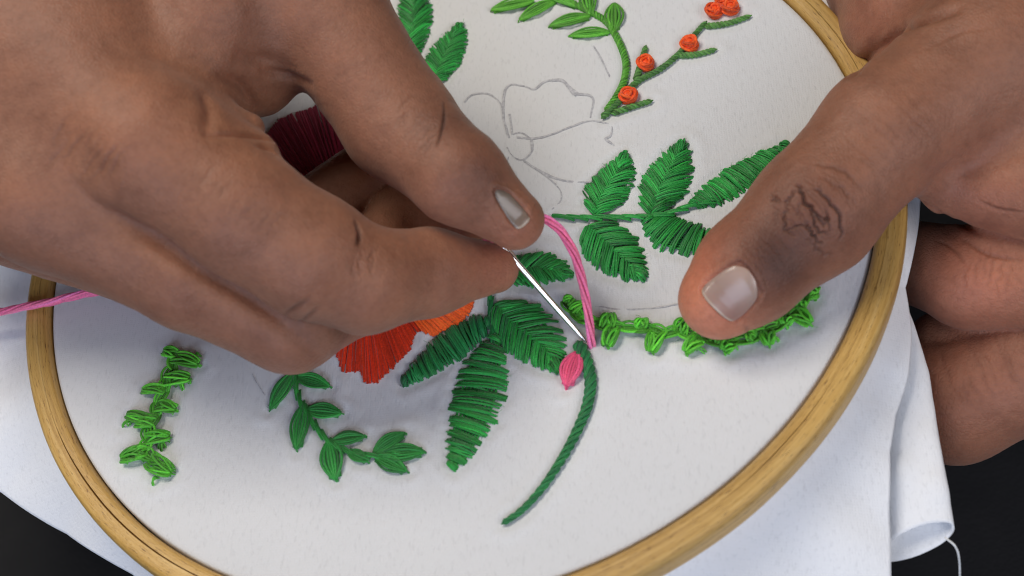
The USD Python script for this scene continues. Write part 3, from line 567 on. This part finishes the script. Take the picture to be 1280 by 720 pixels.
# ---------------------------------------------------------------- hands: rounded-cone skeletons blended into one skin
def smin(a, b, k):
    h = np.maximum(k - np.abs(a - b), 0) / k
    return np.minimum(a, b) - h * h * k * 0.25
def cone(p, a, b, ra, rb):
    ba = b - a; t = np.clip((p - a) @ ba / max(ba @ ba, 1e-9), 0, 1)
    return np.linalg.norm(p - a - t[:, None] * ba, axis=1) - (ra + (rb - ra) * t)
def J(px, py, z, r): return np.r_[P(px, py, z), r]
class Hand:
    def __init__(self): self.groups = {}; self.order = []
    def chain(self, group, joints, k=3.0):
        self.groups.setdefault(group, []).append((joints, k))
    def sdf(self, p):
        out = {}
        for name, kk in (('palm', 10.0), ('finger', 0.8), ('web', 5.0)):
            f = np.full(len(p), 60.0)
            for joints, k in self.groups.get(name, []):
                g = np.full(len(p), 60.0)
                for a, b in zip(joints[:-1], joints[1:]):
                    pad = max(a[3], b[3]) + 13
                    lo, hi = np.minimum(a[:3], b[:3]) - pad, np.maximum(a[:3], b[:3]) + pad
                    m = np.nonzero(((p > lo) & (p < hi)).all(1))[0]
                    if len(m): g[m] = smin(g[m], cone(p[m], a[:3], b[:3], a[3], b[3]), k)
                f = smin(f, g, kk)
            out[name] = f
        return smin(smin(out['palm'], out['finger'], 4.5), out['web'], 5.0)
    def build(self, step=0.9):
        allj = np.vstack([np.array(j) for g in self.groups.values() for j, _ in g])
        lo, hi = (allj[:, :3] - allj[:, 3:]).min(0) - 3, (allj[:, :3] + allj[:, 3:]).max(0) + 3
        n = np.ceil((hi - lo) / step).astype(int) + 1
        ax = [lo[k] + step * np.arange(n[k]) for k in range(3)]
        # coarse pass first, fine values only near the skin
        cs = 4; nc = (n + cs - 1) // cs + 1
        X = np.stack(np.meshgrid(*[lo[k] + step * cs * np.arange(nc[k]) for k in range(3)], indexing='ij'), -1)
        C = self.sdf(X.reshape(-1, 3)).reshape(nc)
        F = np.repeat(np.repeat(np.repeat(C, cs, 0), cs, 1), cs, 2)[:n[0], :n[1], :n[2]]
        near = np.abs(F) < step * cs * 2.4
        idx = np.argwhere(near); F[near] = self.sdf(lo + idx * step)
        v, f = surface_nets(F); v = lo + v * step
        v = self.project(v, 1)
        c = (v - CAM) @ W; px, py = 640 + FPX * c[:, 0] / -c[:, 2], 360 - FPX * c[:, 1] / -c[:, 2]
        vis = (px > -60) & (px < 1340) & (py > -60) & (py < 780)
        v, f = trimesh.remesh.subdivide(v, f, face_index=np.nonzero(vis[f].any(1))[0])
        v = self.project(v, 1)
        return v, f
    T4 = np.array([(1, 1, 1), (1, -1, -1), (-1, 1, -1), (-1, -1, 1)]) * .12
    def grad(self, p, val=False):
        s = [self.sdf(p + t) for t in self.T4]
        g = sum(x[:, None] * t for x, t in zip(s, self.T4)); g = g / np.maximum(np.linalg.norm(g, axis=1, keepdims=True), 1e-9)
        return (g, sum(s) / 4) if val else g
    def project(self, v, it=1):
        for _ in range(it):
            g, d = self.grad(v, True); v = v - g * np.clip(d, -1, 1)[:, None]
        return v
    def hit(self, px, py):
        """Where the line of sight through a pixel meets the skin."""
        d = ray(px, py); t = np.full(len(d), 120.0)
        for _ in range(70): t = t + np.clip(self.sdf(CAM + d * t[:, None]), -3, 8) * .9
        q = CAM + d * t[:, None]
        return q, np.abs(self.sdf(q)) < .3
def surface_nets(F):
    ins = F < 0; n = F.shape
    c = [ins[i:n[0] - 1 + i, j:n[1] - 1 + j, k:n[2] - 1 + k] for i in (0, 1) for j in (0, 1) for k in (0, 1)]
    s = sum(x.astype(np.int8) for x in c); act = (s > 0) & (s < 8)
    ids = np.full(act.shape, -1); cells = np.argwhere(act); ids[act] = np.arange(len(cells))
    corners = np.array([(i, j, k) for i in (0, 1) for j in (0, 1) for k in (0, 1)])
    val = np.stack([F[cells[:, 0] + a, cells[:, 1] + b, cells[:, 2] + d] for a, b, d in corners], 1)
    acc, cnt = np.zeros((len(cells), 3)), np.zeros(len(cells))
    for a in range(8):
        for d in range(a + 1, 8):
            if np.abs(corners[a] - corners[d]).sum() != 1: continue
            m = (val[:, a] < 0) != (val[:, d] < 0)
            t = val[m, a] / (val[m, a] - val[m, d])
            acc[m] += corners[a] + t[:, None] * (corners[d] - corners[a]); cnt[m] += 1
    v = cells + acc / cnt[:, None]
    faces = []
    for axn in range(3):
        o = [k for k in range(3) if k != axn]
        sl0 = [slice(None)] * 3; sl1 = [slice(None)] * 3; sl0[axn] = slice(0, -1); sl1[axn] = slice(1, None)
        A, B = ins[tuple(sl0)], ins[tuple(sl1)]
        e = np.argwhere(A != B); e = e[(e[:, o[0]] > 0) & (e[:, o[1]] > 0) & (e[:, o[0]] < n[o[0]] - 1) & (e[:, o[1]] < n[o[1]] - 1)]
        def cell(d0, d1):
            q = e.copy(); q[:, o[0]] += d0; q[:, o[1]] += d1; return ids[q[:, 0], q[:, 1], q[:, 2]]
        a, b, c2, d = cell(-1, -1), cell(0, -1), cell(0, 0), cell(-1, 0)
        flip = A[e[:, 0], e[:, 1], e[:, 2]]
        if axn == 1: flip = ~flip
        q = np.where(flip[:, None], np.stack([a, b, c2, d], 1), np.stack([a, d, c2, b], 1))
        faces += [q[:, [0, 1, 2]], q[:, [0, 2, 3]]]
    f = np.vstack(faces)
    return v, f[(f >= 0).all(1)]

SKINC = np.array([0.275, 0.120, 0.070])
fold_rng = np.random.default_rng(8)
def folds(c, along, n, gap, size, dep, wid):
    """Fine cross folds over a joint: n short lines across the finger's direction, spread along it (pixels)."""
    a = np.array(along, float); a /= np.linalg.norm(a); x = np.array([-a[1], a[0]]); out = []
    for k in range(n):
        o = (k - (n - 1) / 2) * gap + fold_rng.normal(0, gap * .25); m = fold_rng.normal(0, size * .25); L = size * fold_rng.uniform(.5, 1)
        p = [np.array(c) + a * (o + fold_rng.normal(0, 1.2) + 2.5 * t * t) + x * (m + t * L) for t in np.linspace(-1, 1, 7)]
        out.append((p, dep * fold_rng.uniform(.6, 1.2), wid))
    return out
def finish_hand(h, name, creases, zones, nailq, label, group_noise=1):
    """creases: (pixel polyline, depth, width) pressed into the skin; zones: (pixel, radius mm, colour factor) tinting the skin around that spot."""
    v, f = h.build()
    lines = []
    for pts, dep, wid in creases:
        pp = resample(catmull(np.asarray(pts, float), 60), 90)
        q, ok = h.hit(pp[:, 0], pp[:, 1]); q = q[ok]
        if len(q) > 2:
            tpr = np.sin(np.pi * np.linspace(.06, .94, len(q))) ** .6
            lines.append((q, dep * tpr, wid))
    n0 = nail_grid(h, nailq, 1.6, -.5, 1.35)
    if lines:
        allq = np.vstack([l[0] for l in lines] + [n0[2]]); tree = cKDTree(allq)
        for rad in (1.6, 0.9):
            dist, _ = tree.query(v, distance_upper_bound=rad + 1)
            fi = np.nonzero((dist[f] < rad).any(1))[0]
            if len(fi): v, f = trimesh.remesh.subdivide(v, f, face_index=fi)
            v = h.project(v, 1)
    N = h.grad(v)
    disp = 0.45 * (meshkit.fbm(v / 8.0, 3, group_noise) - .5) + 0.10 * (meshkit.fbm(v / 1.6, 2, group_noise + 5) - .5)
    dark = np.zeros(len(v))
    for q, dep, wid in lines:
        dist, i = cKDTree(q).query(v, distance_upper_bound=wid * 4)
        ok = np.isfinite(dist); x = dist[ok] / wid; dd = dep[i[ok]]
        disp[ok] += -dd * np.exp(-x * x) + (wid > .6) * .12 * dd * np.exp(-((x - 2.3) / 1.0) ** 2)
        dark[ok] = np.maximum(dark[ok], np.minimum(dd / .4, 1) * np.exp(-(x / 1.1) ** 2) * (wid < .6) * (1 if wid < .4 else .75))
    U, V_, q0, hw, ln = n0
    dist, i = cKDTree(q0).query(v, distance_upper_bound=1.2); ok = np.isfinite(dist)
    u_, v_ = U[i[ok]], V_[i[ok]]
    sd = np.maximum(np.maximum((np.abs(u_) - 1) * hw, (-v_) * ln), (v_ - 1) * ln) + .9 * np.clip((np.abs(u_) ** 3) * ((2 * v_ - 1) ** 4), 0, 1)
    inside = np.clip(.5 - sd / .5, 0, 1); side = np.clip((.92 - v_) / .12, 0, 1)
    disp[ok] += -.34 * inside + .22 * np.exp(-((sd - .75) / .75) ** 2) * side
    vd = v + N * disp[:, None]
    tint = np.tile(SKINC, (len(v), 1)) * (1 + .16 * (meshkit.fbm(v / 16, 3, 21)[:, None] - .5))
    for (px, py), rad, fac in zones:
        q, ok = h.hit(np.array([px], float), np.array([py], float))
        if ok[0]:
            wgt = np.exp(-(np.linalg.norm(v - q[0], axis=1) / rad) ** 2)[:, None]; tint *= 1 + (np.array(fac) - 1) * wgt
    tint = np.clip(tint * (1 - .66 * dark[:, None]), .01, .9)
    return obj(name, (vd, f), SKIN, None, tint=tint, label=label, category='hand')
def nail(h, parent, quad, tone=(0.41, 0.265, 0.215), tip=(0.36, 0.185, 0.15), n=34):
    """A curved plate bedded in the skin inside four pixel corners: root a, root b, free edge b, free edge a."""
    U, V_, q, hw, ln = nail_grid(h, quad, 1.0, 0.0, 1.0, n, True)
    g = h.grad(q)
    edge = np.clip(np.minimum((1 - np.abs(U)) / .22, V_ / .2), 0, 1) ** .6
    free = np.clip((V_ - .8) / .2, 0, 1)
    off = -0.34 + 0.36 * edge + 0.30 * free * (1 - np.abs(U) ** 4)
    Xt = (q + g * off[:, None]).reshape(n, n, 3); Xb = (q + g * (off - .45)[:, None]).reshape(n, n, 3)
    i = np.arange(n * n).reshape(n, n); o = n * n
    qd = lambda a, b, c, d: np.vstack([np.stack([a, b, c], -1).reshape(-1, 3), np.stack([a, c, d], -1).reshape(-1, 3)])
    t = qd(i[:-1, :-1], i[1:, :-1], i[1:, 1:], i[:-1, 1:]); fs = [t, t[:, ::-1] + o]
    for e in (i[0, ::-1], i[-1], i[:, 0], i[::-1, -1]): fs.append(qd(e[:-1], e[:-1] + o, e[1:] + o, e[1:]))
    fs = np.vstack(fs); vs = np.vstack([Xt.reshape(-1, 3), Xb.reshape(-1, 3)])
    fn = np.cross(vs[t[:, 1]] - vs[t[:, 0]], vs[t[:, 2]] - vs[t[:, 0]]).mean(0)
    if fn @ g.mean(0) < 0: fs = fs[:, ::-1]
    w = np.clip((V_ - .25) / .6, 0, 1)[:, None] * np.clip(.5 + .5 * U, .1, 1)[:, None]
    col = np.array(tone) * (1 - w) + np.array(tip) * w
    fr = np.clip((V_ - .95) / .03, 0, 1)[:, None]; col = col * (1 - fr) + np.array((0.62, 0.47, 0.36)) * fr
    col = col * (1 + .15 * np.exp(-((V_ - .15) / .25) ** 2 - ((U + .4) / .5) ** 2)[:, None])
    return obj('thumbnail', (vs, fs), NAIL, parent, tint=np.vstack([col, col]))
def nail_grid(h, quad, um, v0, v1, n=60, shaped=False):
    a, b, c, d = np.array(quad, float)
    U, V_ = np.meshgrid(np.linspace(-um, um, n), np.linspace(v0, v1, n), indexing='ij')
    uu, vv = (U + 1) / 2, V_
    if shaped:
        uu = .5 + (uu - .5) * (1 - .16 * np.abs(2 * V_ - 1) ** 3); vv = np.where(V_ < .5, .5 + (V_ - .5) * (1 - .34 * np.abs(U) ** 2.2), .5 + (V_ - .5) * (1 - .14 * np.abs(U) ** 2.5))
    Q = (a * (1 - uu)[..., None] + b * uu[..., None]) * (1 - vv)[..., None] + (d * (1 - uu)[..., None] + c * uu[..., None]) * vv[..., None]
    q, ok = h.hit(Q[..., 0].ravel(), Q[..., 1].ravel())
    ca, cb, cc, cd = h.hit(*np.array([a, b, c, d]).T)[0]
    hw, ln = (np.linalg.norm(cb - ca) + np.linalg.norm(cc - cd)) / 4, (np.linalg.norm(cd - ca) + np.linalg.norm(cc - cb)) / 2
    if not shaped: return U.ravel()[ok], V_.ravel()[ok], q[ok], hw, ln
    return U.ravel(), V_.ravel(), q, hw, ln
# --- the hand with the needle (left of the picture)
LOW = 1.0
def JA(px, py, z, r):
    dep = lambda zz: (CAM - P(px, py, zz)) @ W[:, 2]
    return J(px, py, z * LOW, r * dep(z * LOW) / dep(z))
A = Hand()
A.chain('palm', [JA(190, 185, 50, 11.5), JA(-160, -80, 62, 17)], 6)
A.chain('palm', [JA(60, 245, 44, 12), JA(-190, -40, 56, 18)], 6)
A.chain('palm', [JA(-70, 225, 38, 12), JA(-240, 0, 50, 18)], 6)
A.chain('palm', [JA(395, -5, 45, 11.0), JA(260, -80, 52, 14), JA(60, -140, 58, 17), JA(-200, -160, 60, 18)], 6)
A.chain('palm', [JA(-180, -80, 60, 20), JA(-420, -240, 70, 24)], 6)
A.chain('palm', [JA(120, 60, 52, 14), JA(0, -40, 56, 17)], 6)
A.chain('web', [JA(240, 95, 46, 10), JA(318, 92, 38, 8)], 4)
A.chain('web', [JA(250, 148, 47, 5), JA(312, 160, 43, 2.6)], 2)
A.chain('web', [JA(262, 184, 48, 4.5), JA(326, 188, 43.5, 2.4)], 2)
A.chain('web', [JA(270, 20, 50, 11), JA(330, 45, 42, 9)], 4)
A.chain('finger', [JA(392, -3, 45, 11.3), JA(499, 155, 32, 10.0), JA(573, 221, 31.5, 8.0), JA(643, 275, 24.5, 5.2)], 2.5)
A.chain('finger', [JA(190, 185, 50, 11.5), JA(300, 265, 42, 10.8), JA(388, 320, 34, 10.4), JA(455, 350, 27.5, 9.0), JA(540, 340, 19, 7.5), JA(617, 335, 12, 4.6)], 2.2)
A.chain('finger', [JA(60, 245, 44, 12), JA(240, 338, 32, 10.2), JA(362, 398, 21, 9.4), JA(446, 362, 11, 8.0), JA(503, 272, 7.0, 6.2), JA(592, 276, 6.4, 5.4)], 2.2)
A.chain('finger', [JA(-70, 225, 38, 12), JA(215, 335, 18, 9), JA(330, 312, 12, 7.6), JA(452, 226, 9.5, 7.2)], 2.2)
A.chain('finger', [JA(-150, 215, 32, 10.5), JA(90, 285, 14, 8), JA(200, 278, 11, 6.3)], 2.2)
knuck = (0.66, 0.60, 0.60); pink = (1.12, 1.02, 0.98)
NAIL_A = [(613, 238), (632, 234), (667, 272), (644, 291)]
NAIL_B = [(926, 321), (957, 366), (918, 410), (868, 361)]
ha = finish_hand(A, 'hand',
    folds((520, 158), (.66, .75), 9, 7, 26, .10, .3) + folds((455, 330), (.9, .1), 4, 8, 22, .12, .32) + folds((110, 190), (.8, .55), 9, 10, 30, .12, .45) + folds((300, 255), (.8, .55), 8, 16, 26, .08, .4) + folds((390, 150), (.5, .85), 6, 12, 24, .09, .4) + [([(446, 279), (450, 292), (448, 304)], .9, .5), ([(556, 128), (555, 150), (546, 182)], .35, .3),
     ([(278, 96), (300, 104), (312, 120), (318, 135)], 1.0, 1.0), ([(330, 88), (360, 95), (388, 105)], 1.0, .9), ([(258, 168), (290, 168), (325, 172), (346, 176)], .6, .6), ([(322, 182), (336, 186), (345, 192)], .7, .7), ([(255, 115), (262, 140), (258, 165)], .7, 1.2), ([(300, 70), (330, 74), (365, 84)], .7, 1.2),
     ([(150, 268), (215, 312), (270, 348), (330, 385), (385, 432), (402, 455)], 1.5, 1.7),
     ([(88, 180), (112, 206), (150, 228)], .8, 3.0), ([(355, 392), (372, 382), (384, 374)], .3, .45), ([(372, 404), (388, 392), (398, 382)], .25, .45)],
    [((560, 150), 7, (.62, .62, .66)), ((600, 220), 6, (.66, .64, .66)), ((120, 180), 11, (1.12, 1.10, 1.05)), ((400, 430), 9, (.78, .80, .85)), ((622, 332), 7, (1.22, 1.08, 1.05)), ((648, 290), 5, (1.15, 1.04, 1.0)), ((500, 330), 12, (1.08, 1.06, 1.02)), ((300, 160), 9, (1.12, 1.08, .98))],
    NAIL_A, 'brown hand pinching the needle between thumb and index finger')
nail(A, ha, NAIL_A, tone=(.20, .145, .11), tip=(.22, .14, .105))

# --- the hand that holds the hoop (right of the picture)
B_ = Hand()
B_.chain('finger', [J(899, 373, 8.2, 7.2), J(934, 341, 9.2, 9.1), J(1016, 266, 11.5, 10.9), J(1104, 168, 14, 11.4), J(1240, 75, 12, 14.5)], 3)
B_.chain('palm', [J(1240, 75, 12, 14.5), J(1400, 10, 8, 19)], 6)
B_.chain('palm', [J(1150, -8, -4, 14.5), J(1240, -60, -4, 16), J(1330, -20, -2, 18)], 6)
B_.chain('palm', [J(1400, 10, 6, 20), J(1650, -40, 4, 24)], 6)
B_.chain('palm', [J(1330, 180, 0, 14), J(1430, 250, -8, 16), J(1420, 60, 2, 19)], 6)
B_.chain('web', [J(1190, 228, 3, 6.0), J(1330, 236, 2, 11.5)], 4)
B_.chain('web', [J(1106, -25, -4, 12.5), J(1128, 30, 1, 11), J(1180, 60, 4, 12)], 4)
B_.chain('finger', [J(1420, 330, -14, 11), J(1330, 343, -13, 10.5), J(1215, 347, -15, 9.4), J(1120, 322, -22, 7.6)], 2.5)
B_.chain('finger', [J(1320, 420, -24, 8), J(1176, 428, -30, 6.2)], 2)
B_.chain('finger', [J(1440, 380, -22, 12), J(1330, 437, -28, 12.4), J(1192, 500, -35, 12.0), J(1080, 480, -34, 9)], 2.5)
B_.chain('finger', [J(1460, 420, -34, 11), J(1300, 470, -58, 9), J(1150, 480, -62, 8)], 2.5)
B_.chain('finger', [J(1480, 440, -42, 10), J(1300, 440, -72, 8), J(1180, 430, -74, 7)], 2.5)
wig = np.random.default_rng(4)
def wiggly(pts, dep, wid):
    p = resample(catmull(np.array(pts, float), 40), 14); p[1:-1] += wig.normal(0, 1.3, (12, 2)); return (p, dep, wid)
loop = [wiggly(p, d * 1.35, w * 1.2) for p, d, w in [
    ([(984, 256), (981, 272), (984, 288), (993, 295)], .22, .20), ([(996, 232), (1003, 246), (1012, 258), (1022, 270), (1031, 282)], .42, .26), ([(1018, 236), (1034, 247), (1046, 262), (1052, 280), (1050, 298)], .34, .24),
    ([(1031, 282), (1036, 270), (1031, 262)], .25, .2), ([(1012, 258), (1019, 278), (1024, 290), (1034, 294)], .28, .2), ([(1006, 278), (1016, 294), (1028, 306)], .28, .2), ([(984, 288), (1000, 282), (1012, 284)], .2, .18),
    ([(992, 238), (986, 248), (984, 256)], .2, .18), ([(1022, 270), (1034, 276), (1040, 288)], .22, .18), ([(1006, 246), (998, 262), (1002, 276)], .14, .2), ([(1020, 205), (1050, 212), (1076, 234)], .16, .35), ([(1026, 222), (1050, 234), (1064, 256)], .12, .3), ([(964, 244), (974, 252)], .2, .25),
    ([(1010, 300), (1026, 316), (1040, 318)], .14, .25), ([(968, 262), (970, 280)], .1, .25)]]
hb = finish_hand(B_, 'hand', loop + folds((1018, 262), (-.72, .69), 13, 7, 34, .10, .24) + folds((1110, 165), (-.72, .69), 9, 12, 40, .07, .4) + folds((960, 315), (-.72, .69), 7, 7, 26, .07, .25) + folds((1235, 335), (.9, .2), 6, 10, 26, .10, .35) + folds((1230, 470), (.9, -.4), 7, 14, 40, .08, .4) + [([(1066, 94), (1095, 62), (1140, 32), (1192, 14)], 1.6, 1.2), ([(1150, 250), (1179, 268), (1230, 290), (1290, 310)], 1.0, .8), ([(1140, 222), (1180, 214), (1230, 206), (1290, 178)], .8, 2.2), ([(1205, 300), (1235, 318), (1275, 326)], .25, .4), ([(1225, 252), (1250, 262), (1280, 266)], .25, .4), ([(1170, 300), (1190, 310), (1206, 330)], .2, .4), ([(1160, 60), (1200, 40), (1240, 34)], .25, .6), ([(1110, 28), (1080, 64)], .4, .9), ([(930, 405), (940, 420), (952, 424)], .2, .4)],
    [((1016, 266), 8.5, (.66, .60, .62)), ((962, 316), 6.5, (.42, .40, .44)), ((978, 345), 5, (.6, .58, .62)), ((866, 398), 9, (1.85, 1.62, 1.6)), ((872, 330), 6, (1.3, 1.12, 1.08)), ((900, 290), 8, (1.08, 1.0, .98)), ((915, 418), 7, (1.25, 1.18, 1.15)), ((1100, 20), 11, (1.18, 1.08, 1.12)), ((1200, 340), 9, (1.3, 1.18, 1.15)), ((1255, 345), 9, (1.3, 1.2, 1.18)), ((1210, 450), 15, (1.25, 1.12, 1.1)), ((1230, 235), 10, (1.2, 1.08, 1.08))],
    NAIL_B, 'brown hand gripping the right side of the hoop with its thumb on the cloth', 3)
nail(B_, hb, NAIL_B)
